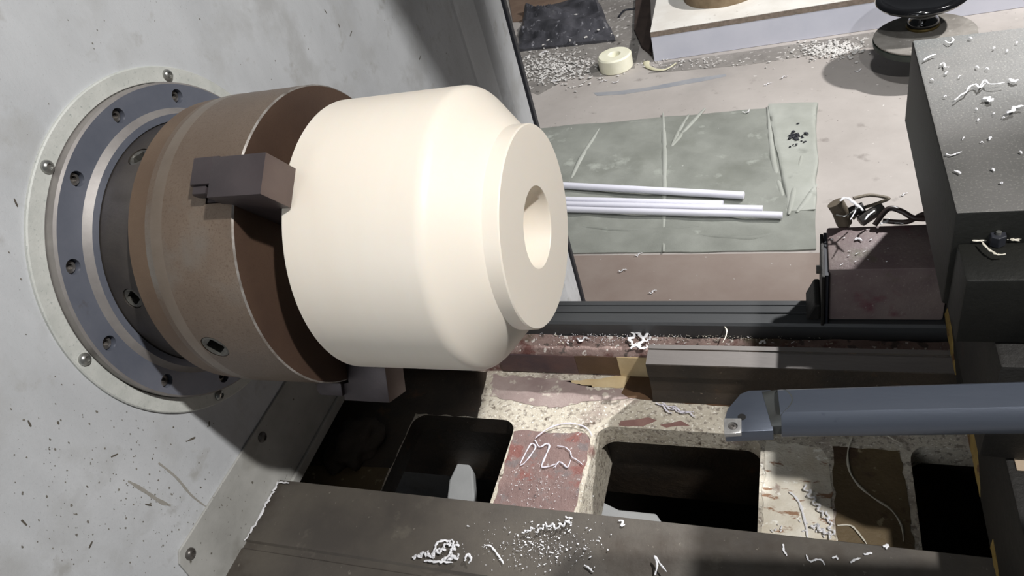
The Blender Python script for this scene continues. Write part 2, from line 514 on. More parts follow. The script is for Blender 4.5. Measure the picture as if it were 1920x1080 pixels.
# ================================================================== SPINDLE FLANGE
sf = thing('spindle_flange', (0, 0, 0), 'blue-grey steel flange ring with a circle of recessed screws around the spindle', 'flange')
fr = obj('flange_ring', revolve([(.0005, .1), (.0005, .1838), (.0135, .1838), (.0158, .1815), (.0158, .1552), (.0215, .1492), (.022, .1486), (.022, .1412), (.016, .1408), (.016, .1)], 160,
         mi=[0, 1, 1, 0, 1, 1, 0, 0, 0, 0]), [K['steel'], K['steel_light']], sf, smooth=25)
cut = bmesh.new()
for k in range(12):
    a = math.radians(30 * k - .5)
    cyl((.005, .168 * math.cos(a), .168 * math.sin(a)), (.03, .168 * math.cos(a), .168 * math.sin(a)), .0079, seg=24, bm=cut)
boolean(fr, cut)
for k in range(12):
    a = math.radians(30 * k - .5)
    y, z = .168 * math.cos(a), .168 * math.sin(a)
    b = revolve([(.0052, 0), (.0052, .0066), (.0105, .0066), (.011, .006), (.011, .0034), (.0075, .0034), (.0075, 0)], 18, closed=False)
    for v in b.verts: v.co.y += y; v.co.z += z
    obj('socket_screw', b, K['screw_dark'], sf, smooth=35)

# ================================================================== CHUCK
ck = thing('lathe_chuck', (.15, 0, 0), 'brown three-jaw lathe chuck gripping the ivory cylinder', 'chuck')
ad = obj('back_plate', revolve([(.0165, .05), (.0165, .1402), (.081, .1402), (.081, .05)], 128), K['adapter'], ck, smooth=30)
ad['label'] = 'dark steel back plate'
cut = bmesh.new()
def radial(r, a, x): return Vector((x, r * math.cos(a), r * math.sin(a)))
pins = [math.radians(a) for a in (103, 166, 40, 230, 292)]
for a in pins:
    cyl(radial(.118, a, .046), radial(.16, a, .046), .0115, seg=24, bm=cut)
boolean(ad, cut)
def square_socket(a, x, r, rad, sq, parent, depth=.014):
    """round plug with a square hole, standing in a radial bore"""
    b = bmesh.new()
    X = Vector((1, 0, 0)); T = Vector((0, -math.sin(a), math.cos(a))); R = Vector((0, math.cos(a), math.sin(a)))
    O = Vector((x, 0, 0))
    n = 32
    out_t = [b.verts.new(O + R * r + (X * math.cos(2 * PI * k / n) + T * math.sin(2 * PI * k / n)) * rad) for k in range(n)]
    out_b = [b.verts.new(O + R * (r - depth) + (X * math.cos(2 * PI * k / n) + T * math.sin(2 * PI * k / n)) * rad) for k in range(n)]
    def sqp(k, rr, s):
        t = 2 * PI * k / n
        c, d = math.cos(t + .5), math.sin(t + .5)
        m_ = max(abs(c), abs(d))
        c, d = c / m_ * s, d / m_ * s
        c, d = c * math.cos(.9) - d * math.sin(.9), c * math.sin(.9) + d * math.cos(.9)
        return O + R * rr + X * c + T * d
    # align parameterisation
    off = int(round((.9 + .5) / (2 * PI / n)))
    in_t = [b.verts.new(sqp(k - off, r - .0008, sq)) for k in range(n)]
    in_b = [b.verts.new(sqp(k - off, r - depth * .9, sq)) for k in range(n)]
    mid = [b.verts.new(O + R * (r + .0006) + (X * math.cos(2 * PI * k / n) + T * math.sin(2 * PI * k / n)) * rad * .86) for k in range(n)]
    for A, B, mi in ((out_b, out_t, 0), (out_t, mid, 0), (mid, in_t, 0), (in_t, in_b, 0)):
        for k in range(n):
            f = b.faces.new((A[k], A[(k + 1) % n], B[(k + 1) % n], B[k])); f.material_index = mi
    f = b.faces.new(in_b); f.material_index = 1
    fixn(b)
    return obj('pinion_socket', b, [K['socket'], K['dark']], parent, smooth=25)
for a in pins:
    o = square_socket(a, .046, .1388, .0108, .0062, ck); o.name = 'cam_pin'
prof = [(.0797, .05), (.0797, .1562), (.081, .1575), (.104, .1590), (.112, .1600), (.119, .1603), (.126, .1600), (.2085, .1600), (.2100, .1585), (.2100, .05)]
cb = obj('chuck_body', revolve(prof, 160, mi=[0, 4, 4, 0, 3, 3, 0, 2, 1, 0]), [K['chuck'], K['chuck_face'], K['worn'], K['band'], K['rim']], ck, smooth=20)
cut = bmesh.new()
JA = [math.radians(a) for a in (126.2, 240.5, 6.2)]
PA = [math.radians(a) for a in (183.5, 303.5, 63.5)]
for a in PA:
    cyl(radial(.14, a, .142), radial(.18, a, .142), .0148, seg=32, bm=cut)
for a in JA:   # jaw slots
    b = box(.178, .23, -.0125, .0125, .03, .19)
    bmesh.ops.transform(b, matrix=Matrix.Rotation(a - PI / 2, 4, 'X'), verts=b.verts)
    join(cut, b)
boolean(cb, cut)
for a in PA:
    square_socket(a, .142, .1592, .0142, .0078, ck, .018)
for a in JA:
    b = bmesh.new()
    # front block (x, r) polygon swept over the jaw width
    poly = [(.2600, .1828), (.2600, .1425), (.2465, .1425), (.2465, .085), (.2104, .085), (.2104, .1615), (.2020, .1635), (.2020, .1828)]
    p = prism([(x, r) for x, r in poly], 'y', -.0155, .0215, .0007)
    join(b, p)
    t = prism([(.203, .1765), (.203, .1612), (.174, .1612), (.1700, .164), (.1700, .172), (.174, .1765)], 'y', .000, .0255, .001)
    join(b, t)
    t = prism([(.190, .1735), (.190, .1612), (.176, .1612), (.172, .163), (.172, .170), (.175, .1735)], 'y', -.008, .001, .001)
    join(b, t)
    # guide inside the slot
    join(b, box(.181, .212, -.0118, .0118, .09, .1605))
    bmesh.ops.transform(b, matrix=Matrix.Rotation(a - PI / 2, 4, 'X'), verts=b.verts)
    fixn(b)
    j = obj('jaw', b, K['jaw'], ck, smooth=25)
    j.data.materials.append(K['jaw_front'])
    for pl in j.data.polygons:
        if pl.normal.x > .9 and pl.center.x + ck.location.x > .258: pl.material_index = 1

# ================================================================== WORKPIECE
def fillet(prof, idx, r, n=8):
    p0, p1, p2 = (Vector(prof[i] + (0,)) for i in (idx - 1, idx, idx + 1))
    a = (p0 - p1).normalized(); c = (p2 - p1).normalized()
    pts = []
    q0, q2 = p1 + a * r, p1 + c * r
    for k in range(n + 1):
        t = k / n
        q = q0 * (1 - t) ** 2 + p1 * 2 * t * (1 - t) + q2 * t * t
        pts.append((q.x, q.y))
    return prof[:idx] + pts + prof[idx + 1:]
wp = [(.2105, 0), (.2105, .062), (.2472, .062), (.2472, .1400), (.2482, .1410), (.3871, .1410), (.4249, .1000), (.4392, .0996), (.4405, .0985),
      (.4405, .0405), (.4392, .0396), (.300, .0396), (.300, 0)]
wp = fillet(wp, 5, .008, 8)
wk = tag(obj('workpiece', revolve(wp, 192, closed=False), K['nylon'], None, smooth=35, loc=(.33, 0, 0)),
         'large ivory plastic cylinder with tapered shoulder and bored hole held in the chuck', 'workpiece')

# ================================================================== BED
bed = thing('lathe_bed', (.45, .02, ZF), 'cast iron lathe bed with dark ways and peeling cream and red paint', 'lathe bed')
X0, X1 = .0015, 1.9
def rough(bm, amp, sc=30, cutn=0):
    for v in bm.verts:
        n = noise.noise_vector(v.co * sc)
        v.co += n * amp
    return bm
# rear way: three ground lands with fine grooves between
yz = [(.256, ZF + .25), (.256, ZW - .001), (.255, ZW), (.2465, ZW), (.246, ZW - .0012), (.2445, ZW - .0012), (.244, ZW), (.2315, ZW), (.231, ZW - .0018), (.228, ZW - .0018),
      (.2275, ZW - .0005), (.211, ZW - .0005), (.208, ZW - .004), (.206, ZW - .035), (.206, ZF + .25)]
obj('rear_way', prism(yz, 'x', X0, X1), K['way'], bed)['label'] = 'dark ground rear way'
# rough ledge between rear way and web, drops at its front
def grid(x0, x1, nx, prof, amp=.0, sc=30, jit=0, seed=0):
    """strip surface: prof = list of (y, z); solid below by thickness"""
    bm = bmesh.new()
    rows = []
    for i in range(nx + 1):
        x = x0 + (x1 - x0) * i / nx
        row = []
        for (y, z) in prof:
            p = Vector((x, y, z))
            n = noise.noise_vector(p * sc + Vector((seed, 0, 0)))
            row.append(bm.verts.new(p + Vector((0, n.y * amp, n.z * amp))))
        rows.append(row)
    for a, b in zip(rows, rows[1:]):
        for k in range(len(prof) - 1):
            bm.faces.new((a[k], b[k], b[k + 1], a[k + 1]))
    bmesh.ops.recalc_face_normals(bm, faces=bm.faces)
    return bm
def strip(prof, n):
    out = []
    for (a, b) in zip(prof, prof[1:]):
        for k in range(n): out.append((a[0] + (b[0] - a[0]) * k / n, a[1] + (b[1] - a[1]) * k / n))
    out.append(prof[-1])
    return out
def closedstrip(x0, x1, nx, top, bot, n, amp, sc, seed=0):
    """closed solid with a rough top (points rear to front) and a flat bottom"""
    t = strip(top, n)
    bm = grid(x0, x1, nx, t, amp, sc, seed=seed)
    # skirt
    edges = [e for e in bm.edges if e.is_boundary]
    r = bmesh.ops.extrude_edge_only(bm, edges=edges)
    for g in r['geom']:
        if isinstance(g, bmesh.types.BMVert): g.co.z = bot
    edges = [e for e in bm.edges if e.is_boundary]
    bmesh.ops.contextual_create(bm, geom=edges)
    fixn(bm)
    return bm
def ry(u0, v0, z):  # surveyed y
    return at(u0, v0, z).y
obj('rear_ledge', closedstrip(.04, X1, 260, [(.2055, -.366), (.198, -.368), (.182, -.369), (.176, -.376)], -.45, 4, .0028, 45), K['ledge'], bed, smooth=50)['label'] = 'rough reddish ledge littered with chips'
# web with windows
web = obj('web', prism([(-.3, -.23), (-.3, .1765), (X1, .1765), (X1, -.23)], 'z', ZWEB - .035, ZWEB), K['cream'], bed)
cut = bmesh.new()
def rrect(x0, x1, y0, y1, r, n=6):
    P = []
    for cx, cy, a0 in ((x1 - r, y1 - r, 0), (x0 + r, y1 - r, 90), (x0 + r, y0 + r, 180), (x1 - r, y0 + r, 270)):
        for k in range(n + 1):
            a = math.radians(a0 + 90 * k / n)
            P.append((cx + r * math.cos(a), cy + r * math.sin(a)))
    return P
hx = [(.112, .283), (.408, .628), (.80, 1.05)]
yt = at(1200, 803, ZWEB).y
for (a, b) in hx:
    join(cut, prism(rrect(a, b, -.2, yt, .022), 'z', ZWEB - .06, ZWEB + .02))
boolean(web, cut)
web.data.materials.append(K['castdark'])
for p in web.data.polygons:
    if abs(p.normal.z) < .7 and p.center.x + bed.location.x < .29: p.material_index = 1  # first window's walls darkened by colour, where shadow falls
# paint zones lying on the casting (thin coats
def coat(name, pts, m, z=ZWEB, th=.0006, wob=.004, seed=1, label=None):
    P = []
    pts = [Vector((p[0], p[1], 0)) for p in pts]
    n = len(pts)
    for i in range(n):
        a, b = pts[i], pts[(i + 1) % n]
        k = max(2, int((b - a).length / .006))
        for j in range(k):
            q = a + (b - a) * j / k
            w_ = noise.noise_vector(q * 70 + Vector((seed, 0, 0))) * wob
            P.append((q.x + w_.x, q.y + w_.y))
    o = obj(name, prism(P, 'z', z + .0001, z + th), m, bed)
    if label: o['label'] = label
    return o
coat('red_rib_paint', [(.287, .060), (.300, .064), (.345, .062), (.393, .066), (.402, .055), (.4025, -.19), (.289, -.19)], K['red'], label='red primer flaking on the cross rib')
coat('cream_rib_paint', [(.6335, yt - .008), (.700, yt - .012), (.7105, yt - .03), (.713, -.19), (.6335, -.19)], K['patch_cream'], label='weathered cream paint with chips on the second cross rib')  # pale coat ending at the shadow line, painting in the lit patch
coat('olive_paint', [(.7145, yt - .01), (.790, yt - .01), (.794, -.19), (.7145, -.19)], K['olive'], label='olive brown paint on the second cross rib')  # takes over where the painted lit patch ends, darker for the shaded part
coat('olive_paint', [(-.05, -.02), (.06, .01), (.109, -.01), (.1115, -.19), (-.05, -.19)], K['olive'], seed=4, wob=.0015)
coat('oily_paint', [(-.05, .1745), (.205, .1745), (.215, .10), (.22, yt + .0015), (-.05, yt + .0015)], K['castdark'], seed=11, label='black oily paint near the headstock')  # workpiece's cast shadow put into the colour of the web
coat('oily_paint', [(-.05, yt + .006), (.1105, yt + .006), (.1105, -.02), (-.05, -.03)], K['castdark'], seed=12, wob=.0015, th=.0008)  # carries the painted shadow on to the window edge
coat('violet_patch', [at(*q, ZWEB) for q in ((925, 703), (1060, 712), (1120, 730), (1210, 732), (1195, 746), (1100, 752), (1040, 766), (960, 752), (918, 742))], mat('violet_grey_paint', (138, 120, 116), (160, 144, 138), 22, .6, 0, .4, 90, layers=((60, .58, .06, (186, 176, 164)),)), seed=21, wob=.006)
coat('oil_stain', [at(*q, ZWEB) for q in ((1218, 690), (1190, 694), (1172, 722), (1166, 738), (1180, 746), (1230, 752), (1355, 762), (1420, 770), (1420, 720))], K['brown'], seed=22, wob=.002, th=.0009)  # brown coat in the outline of the rail foot
coat('ochre_patch', [at(*q, ZWEB) for q in ((1060, 716), (1215, 700), (1200, 727), (1110, 727))], K['ochre'], seed=5, wob=.003)
coat('primer_patch', [at(*q, ZWEB) for q in ((1165, 790), (1215, 783), (1232, 789), (1205, 799), (1160, 799))], K['primer'], seed=6, wob=.002)
coat('primer_patch', [at(*q, ZWEB) for q in ((1238, 797), (1275, 789), (1293, 798), (1250, 802))], K['primer'], seed=7, wob=.002)
# varnish on the vertical step below the ledge
def vcoat(name, x0, x1, m, z0, z1, y=.1742):
    o = obj(name, box(x0, x1, y, .1765, z0, z1, bev=.0006), m, bed)
    return o
vcoat('varnish_patch', .235, .36, K['ink'], -.417, -.378)
vcoat('oil_patch', .36, .425, K['brown'], -.417, -.378)
vcoat('filler_patch', .425, .478, K['ochre'], -.419, -.378)
# rib walls under the web
for (a, b) in ((.283, .408), (.628, .80)):
    obj('cross_rib', box(a + .004, b - .004, -.22, yt + .06, ZWEB - .12, ZWEB - .0355), K['cream'], bed)
obj('side_wall', box(-.3, X1, .10, .1765, -.62, ZWEB - .0355), K['castdark'], bed)
# inner rail
yr0, yr1 = .1295, .1668
rp = [(yr1, ZW - .001), (yr1 - .0008, ZW + .0005), (yr1 - .0085, ZW + .0005), (yr1 - .0095, ZW - .001), (yr1 - .0115, ZW - .001), (yr1 - .0125, ZW), (yr0 + .001, ZW - .001), (yr0, ZW - .002), (yr0, ZW - .026), (yr0 + .004, ZW - .03),
      (yr0 + .004, -.40), (yr0 - .001, ZWEB), (yr1, ZWEB)]
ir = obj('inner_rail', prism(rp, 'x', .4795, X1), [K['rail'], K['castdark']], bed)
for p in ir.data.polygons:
    if p.normal.y < -.5: p.material_index = 1  # front-facing sides get a darker colour, painting in their shade
ir['label'] = 'grey inner rail with a square cut end'
# front way
fy = [(-.1048, ZW - .001), (-.1058, ZW), (-.196, ZW), (-.198, ZW - .003), (-.206, ZW - .003), (-.208, ZW - .001), (-.245, ZW - .001), (-.249, ZW - .006), (-.249, ZF + .25), (-.2, ZF + .25), (-.2, ZWEB - .05), (-.1048, ZWEB - .05)]
obj('front_way', prism(fy, 'x', X0, X1), K['way_front'], bed)['label'] = 'wide brown-grey front way'
# lumps near the headstock
b = bmesh.new()
bmesh.ops.create_icosphere(b, subdivisions=4, radius=1)
for v in b.verts:
    n = noise.noise(v.co * 2.2)
    v.co = Vector((v.co.x * .045, v.co.y * .05, max(v.co.z, -.2) * .02)) * (1 + .35 * n) + Vector((.03, .015, ZWEB + .003))
obj('casting_lump', b, K['castdark'], bed, smooth=60)
# bed base and tray
obj('end_wall', box(-.31, -.3, -.249, .256, ZF + .001, ZWEB - .036), K['castdark'], bed)
obj('base', box(-.3, X1, -.249, .256, ZF + .001, ZF + .249), K['castdark'], bed)
obj('tray_floor', box(-.3, X1, -.199, .2055, ZF + .25, ZF + .255), K['castdark'], bed)
obj('inner_shelf', prism([(q.x, q.y) for q in L_([(835, 960), (842, 900), (858, 866), (872, 858), (886, 880), (892, 960)], -.58)], 'z', -.60, -.58, .003), K['tray'], bed)['label'] = 'pale casting shoulder deep under the first window'  # plate outlined like the pool of light below the window
obj('inner_shelf', prism([(q.x, q.y) for q in L_([(1060, 1010), (1092, 915), (1120, 935), (1160, 955), (1230, 962), (1262, 1010)], -.58)], 'z', -.60, -.58, .003), K['tray'], bed)['label'] = 'pale casting shoulder deep under the second window'  # second pool of light, again as a pale plate

# ================================================================== CARRIAGE
sd = thing('carriage_saddle', (1.1, 0, ZW), 'dark carriage saddle with chipped ochre paint on its edge, across the ways', 'carriage')
zs = -.225
obj('saddle_body', box(.846, 1.6, -.33, .32, ZW + .0008, zs, bev=.004), K['saddle'], sd, smooth=30)
def patch_x(name, x, pts, m, parent, th=.0008, seed=1, wob=.004):
    P = []
    n = len(pts)
    for i in range(n):
        a, c = Vector(pts[i] + (0,)), Vector(pts[(i + 1) % n] + (0,))
        k = max(2, int((c - a).length / .005))
        for j in range(k):
            q = a + (c - a) * j / k
            w_ = noise.noise_vector(q * 80 + Vector((seed, 0, 0))) * wob
            P.append((q.x + w_.x, q.y + w_.y))
    return obj(name, prism(P, 'x', x - th, x), m, parent)
patch_x('chipped_paint', .846, [(.185, -.333), (.215, -.325), (.20, -.30), (.16, -.315), (.12, -.333)], K['yellow'], sd)
patch_x('chipped_paint', .846, [(.045, -.333), (.045, -.30), (.0, -.305), (-.045, -.333)], K['yellow'], sd, seed=4)
patch_x('chipped_paint', .846, [(-.10, -.333), (-.10, -.318), (-.15, -.325), (-.17, -.333)], K['yellow'], sd, seed=6)
obj('worn_pad', box(.853, 1.2, -.085, .018, zs + .0002, zs + .0015, bev=.0005), mat('bare_beige', (150, 132, 112), (166, 148, 126), 12, .6, 0, .15, 80), sd)['label'] = 'bare beige patch on the saddle top'  # lit area of the saddle top put in as a pale slab
# way cover at the rear
wc = thing('way_cover', (.775, .26, ZW), 'plum brown box-shaped way cover with chips on top, beside the carriage at the rear way', 'cover')
obj('cover_box', box(.711, .8452, .2165, .303, ZW + .001, -.25, bev=.003), K['coverbox'], wc, smooth=30)
obj('end_plate', box(.7025, .7065, .205, .292, ZW + .001, -.252, bev=.001), K['saddle'], wc)
obj('gasket', box(.7068, .7108, .21, .296, ZW + .001, -.254), K['rubber'], wc)
obj('bolt', cyl((.7025, .238, -.268), (.697, .238, -.268), .006, seg=6), K['screw_dark'], wc)
b = prism([(.684, ZW + .0008), (.702, ZW + .0008), (.702, -.312), (.695, -.312)], 'y', .2165, .27, .002)
obj('wiper_foot', b, K['saddle'], wc)

# cross slide and block
cs = thing('cross_slide', (1.0, .1, zs), 'dark cross slide casting under the grey block', 'slide')
obj('slide_body', box(.825, 1.5, -.075, .36, zs + .0018, -.101, bev=.004), K['saddle'], cs, smooth=30)
tb = thing('compound_slide', (1.0, .15, -.1), 'dark grey iron block with a broad flat top scattered with white chips', 'machine slide')
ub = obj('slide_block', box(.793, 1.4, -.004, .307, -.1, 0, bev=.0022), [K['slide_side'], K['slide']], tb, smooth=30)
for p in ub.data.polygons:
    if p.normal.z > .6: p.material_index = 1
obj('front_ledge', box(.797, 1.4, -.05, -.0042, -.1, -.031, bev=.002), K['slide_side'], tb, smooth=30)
nx = at(1870, 450, -.027)
obj('clamp_nut', cyl((nx.x, nx.y, -.031), (nx.x, nx.y, -.021), .0062, seg=6, bev=.0008), K['rubber'], tb)
obj('nut_stud', cyl((nx.x, nx.y, -.021), (nx.x, nx.y, -.0185), .002, seg=16), K['screw'], tb)

# ================================================================== BORING BAR
A = Vector((.664, -.2105, 0)); Bq = Vector((.803, -.1965, 0)); D = (Bq - A).normalized()
bb = thing('boring_bar', (.8, -.197, 0), 'blue-grey boring bar pointing left at the workpiece', 'boring bar')
def barpt(s, y, z):   # s along, y across (towards the rear), z up
    n = Vector((-D.y, D.x, 0))
    return A + D * s + n * y + Vector((0, 0, z))
b = bmesh.new()
R_ = .0155
def sect(s, R, flatz):
    P = []
    for k in range(40):
        a = 2 * PI * k / 40
        y, z = R * math.cos(a), R * math.sin(a)
        z = min(z, flatz)
        P.append(b.verts.new(barpt(s, y, z - .003)))
    return P
rings = [sect(-.0, R_, .0125), sect(.02, R_, .0125), sect(.9, R_ * 1.0, .0125)]
for a, c in zip(rings, rings[1:]):
    for k in range(40): b.faces.new((a[k], a[(k + 1) % 40], c[(k + 1) % 40], c[k]))
b.faces.new(rings[0]); b.faces.new(rings[-1])
fixn(b)
obj('shank', b, K['bar'], bb, smooth=25)
# head: low pad with a chamfered nose, then a scalloped step up to the round shank
hp = L_([(1359, 811), (1357, 790), (1364, 766), (1388, 738), (1404, 731.5), (1446, 730.5), (1450, 807)], .002)
b = prism([(q.x, q.y) for q in hp], 'z', -.0085, .002, .0008)
obj('head', b, K['bar'], bb, smooth=25)
b = bmesh.new()
n = 24
s0 = (at(1432, 770, .002) - A).dot(D)
def topz(y): return max(.0022, min(.0125, math.sqrt(max(0, R_ * R_ - y * y))) - .003)
low, upp, lob, lo2 = [], [], [], []
for k in range(n + 1):
    y = .0147 - .0294 * k / n
    t = k / n
    bulge = .0085 * math.sin(PI * min(1, t * 1.15)) 
    low.append(b.verts.new(barpt(s0 + .004 * t, y, .0022)))
    upp.append(b.verts.new(barpt(s0 + .010 + bulge, y, topz(y) + .0004)))
    lob.append(b.verts.new(barpt(s0 + .010 + bulge, y, -.006)))
    lo2.append(b.verts.new(barpt(s0 + .004 * t, y, -.006)))
for k in range(n):
    b.faces.new((low[k], low[k + 1], upp[k + 1], upp[k]))
    b.faces.new((upp[k], upp[k + 1], lob[k + 1], lob[k]))
    b.faces.new((lob[k], lob[k + 1], lo2[k + 1], lo2[k]))
    b.faces.new((lo2[k], lo2[k + 1], low[k + 1], low[k]))
b.faces.new((low[0], upp[0], lob[0], lo2[0])); b.faces.new((low[n], lo2[n], lob[n], upp[n]))
fixn(b)
obj('scalloped_neck', b, mat('neck_steel', (62, 64, 64), (74, 76, 74), 20, .5, .3, .1, 100), bb, smooth=40)
# insert
iq = L_([(1357, 784), (1390, 784), (1390, 811.5), (1358, 813.5)], .006)
b = prism([(q.x, q.y) for q in iq], 'z', .0021, .006, .0005)
ins = obj('cutting_insert', b, K['insert'], bb, smooth=30)
ins['label'] = 'bright square carbide insert'
c1 = sum(iq, Vector()) / 4
cut = cyl((c1.x, c1.y, .0038), (c1.x, c1.y, .012), .0030, .0036, seg=20)
boolean(ins, cut)
b = revolve([(.0039, 0), (.0039, .0026), (.0052, .0024), (.0056, .0011), (.0046, .0009), (.0046, 0)], 16, closed=False)
for v in b.verts: v.co = Vector((c1.x + v.co.y, c1.y + v.co.z, v.co.x))
obj('insert_screw', fixn(b), K['screw_dark'], ins, smooth=30)
cR = at(1391, 782, .002)
obj('relief_hole', cyl((cR.x, cR.y, .0018), (cR.x, cR.y, .0023), .0026, seg=16), K['dark'], bb)
# holder beyond the right edge of the view
th_ = thing('tool_holder', (1.15, -.17, zs), 'dark tool holder block clamping the boring bar at its far end', 'tool holder')
hb = obj('holder_block', box(.99, 1.25, -.225, -.11, zs + .0015, .045, bev=.003), K['saddle'], th_)
ct = bmesh.new()
tube([barpt(.2, 0, -.003), barpt(1.2, 0, -.003)], .0157, 32, ct)
boolean(hb, ct)

# ================================================================== BRACKET AND CABLES BEHIND THE WAY COVER
zc = -.25
br = thing('hose_bracket', tuple(at(1600, 415, zc)), 'brown rounded clamp bracket tangled with white swarf behind the way cover', 'bracket')
p0 = at(1583, 418, zc); p1 = at(1566, 380, zc + .03)
b = bmesh.new()
tube([p0 + Vector((0, 0, -.02)), p0, (p0 + p1) / 2 + Vector((0, 0, .004)), p1], .0095, 20, b, rfun=lambda t: 1 + .12 * t)
obj('clamp_body', b, K['bracket'], br, smooth=50)
arm = smoothpath([at(1600, 372, zc + .03), at(1630, 366, zc + .03), at(1660, 370, zc + .028), at(1664, 374, zc + .028), at(1640, 383, zc + .02), at(1615, 392, zc + .015), at(1600, 410, zc)], 5)
obj('bent_arm', tube(arm, .0028, 8, flat=.6), K['bracket'], br, smooth=50)
q0, q1 = at(1612, 415, zc + .005), at(1655, 388, zc + .015)
obj('union_nut', cyl(q0, q1, .0085, .0075, seg=6, bev=.001), K['screw_dark'], br, smooth=30)
q0, q1 = at(1590, 400, zc + .012), at(1620, 388, zc + .018)
obj('pipe_stub', cyl(q0, q1, .007, seg=20, bev=.001), K['saddle'], br, smooth=30)
obj('tie_wire', tube(smoothpath([at(1568, 403, zc + .024), at(1585, 405, zc + .027), at(1600, 396, zc + .026), at(1612, 388, zc + .024)], 5), .0009, 6), K['screw'], br)
def cable(pts, r, label):
    o = obj('cable', tube(smoothpath(pts, 6), r, 8), K['cable'], None, smooth=60, loc=pts[0])
    return tag(o, label, 'cable')
cable([at(1640, 422, zc + .005), at(1665, 392, zc + .02), at(1690, 396, zc + .018), at(1712, 408, zc + .012), at(1740, 410, zc + .01), at(1775, 404, zc + .012)], .0035, 'dark brown cable arching up from the bracket towards the block')
cable([at(1655, 414, zc + .006), at(1700, 416, zc + .006), at(1730, 402, zc + .012), at(1752, 404, zc + .012), at(1790, 412, zc + .012)], .0032, 'dark brown cable lying low along the rear of the way cover')

# added tapered plate, unseen above the view, shaped to shade the headstock's rear flank
sg = thing('splash_guard', (1.27, .345, zs), 'tapered grey splash guard plate on a post at the rear of the carriage', 'guard')
obj('guard_plate', prism([(.027, 1.05), (.378, 1.05), (.326, .575), (.215, .575)], 'x', .795, .805, .002), K['sheet'], sg)
obj('guard_arm', tube([(.806, .28, .9), (1.27, .345, .9), (1.27, .345, .3)], .012, 12), K['saddle'], sg)
obj('guard_post', cyl((1.27, .345, -.1005), (1.27, .345, .31), .016), K['saddle'], sg)

# ================================================================== FLOOR THINGS
# sack
def sheetgrid(c, nx, ny, z0, th, amp, sc, seed=0):
    bm = bmesh.new()
    tl, tr, br_, bl = [Vector((p[0], p[1], 0)) for p in c]
    top, bot = [], []
    for i in range(nx + 1):
        a, b_ = [], []
        for j in range(ny + 1):
            u, v = i / nx, j / ny
            p = (tl * (1 - u) + tr * u) * (1 - v) + (bl * (1 - u) + br_ * u) * v
            h = noise.noise(p * sc + Vector((seed, 0, 0))) * .5 + noise.noise(p * sc * 2.7) * .25 + .45
            r_ = abs(noise.noise(Vector((p.x * 3 + p.y * 5, p.y * 2, seed)) * 1.3))
            h += max(0, .25 - r_) * 2.0
            e = min(1, min(u, 1 - u, v, 1 - v) * 18)
            w_ = noise.noise_vector(p * 8) * .008
            a.append(bm.verts.new((p.x + w_.x, p.y + w_.y, z0 + th + max(0, h) * amp * (.3 + .7 * e))))
            b_.append(bm.verts.new((p.x + w_.x, p.y + w_.y, z0)))
        top.append(a); bot.append(b_)
    for i in range(nx):
        for j in range(ny):
            bm.faces.new((top[i][j], top[i + 1][j], top[i + 1][j + 1], top[i][j + 1]))
            bm.faces.new((bot[i][j + 1], bot[i + 1][j + 1], bot[i + 1][j], bot[i][j]))
    for i in range(nx):
        for j in (0, ny): bm.faces.new((top[i][j], top[i + 1][j], bot[i + 1][j], bot[i][j]))
    for j in range(ny):
        for i in (0, nx): bm.faces.new((top[i][j], top[i][j + 1], bot[i][j + 1], bot[i][j]))
    return fixn(bm)
sk = thing('woven_sack', tuple(at(1300, 350, ZF)), 'flat grey-green woven sack spread on the floor under the white rods', 'sack')
c4 = [at(*q, ZF) for q in ((985, 245), (1533, 196), (1530, 470), (1030, 478))]
obj('sheet', sheetgrid(c4, 120, 80, ZF + .0015, .002, .012, 4.5), K['sack'], sk, smooth=60)
c4 = [at(*q, ZF) for q in ((1440, 200), (1531, 197), (1530, 398), (1478, 402))]
fo = obj('fold', sheetgrid(c4, 20, 40, ZF + .010, .003, .012, 7, 3), K['sackfold'], sk, smooth=60)
fo['label'] = 'paler turned-over end of the sack'
for k, q in enumerate([[(1258, 276), (1290, 238), (1322, 203)], [(1259, 274), (1274, 245), (1291, 215)], [(1068, 342), (1090, 295), (1126, 238)], [(1243, 212), (1246, 300), (1244, 472)],
                      [(1479, 402), (1490, 350), (1503, 292)], [(1494, 398), (1512, 375), (1531, 345)], [(1440, 200), (1450, 300), (1478, 402)], [(1090, 425), (1200, 432), (1310, 424)], [(1300, 440), (1400, 446), (1470, 434)]]):
    o = obj('crease', tube(smoothpath([p for p in L_(q, ZF + (.016 if k in (4, 5) else .010))], 8), .011, 8, flat=.55, rfun=lambda t: .35 + .65 * math.sin(PI * t)), K['sackfold'] if k not in (7, 8) else K['sack'], sk, smooth=60)
# rods
def rod(pa, pb, r, label):
    a, b_ = at(*pa, ZF + .018 + r), at(*pb, ZF + .018 + r)
    o = obj('plastic_rod', cyl(a, b_, r, seg=20, bev=.001), K['rod'], None, smooth=40, loc=(a + b_) / 2)
    tag(o, label, 'rod')
rod((950, 342), (1395, 366.5), .0145, 'white plastic rod lying apart, farthest behind on the sack')
rod((950, 371), (1356, 382), .0118, 'white plastic rod at the back of the bunched three, shortest')
rod((950, 380), (1430, 391.2), .0118, 'white plastic rod in the middle of the bunched three')
rod((950, 389.5), (1467, 403.5), .0125, 'white plastic rod at the front of the bunched three, reaching farthest right')
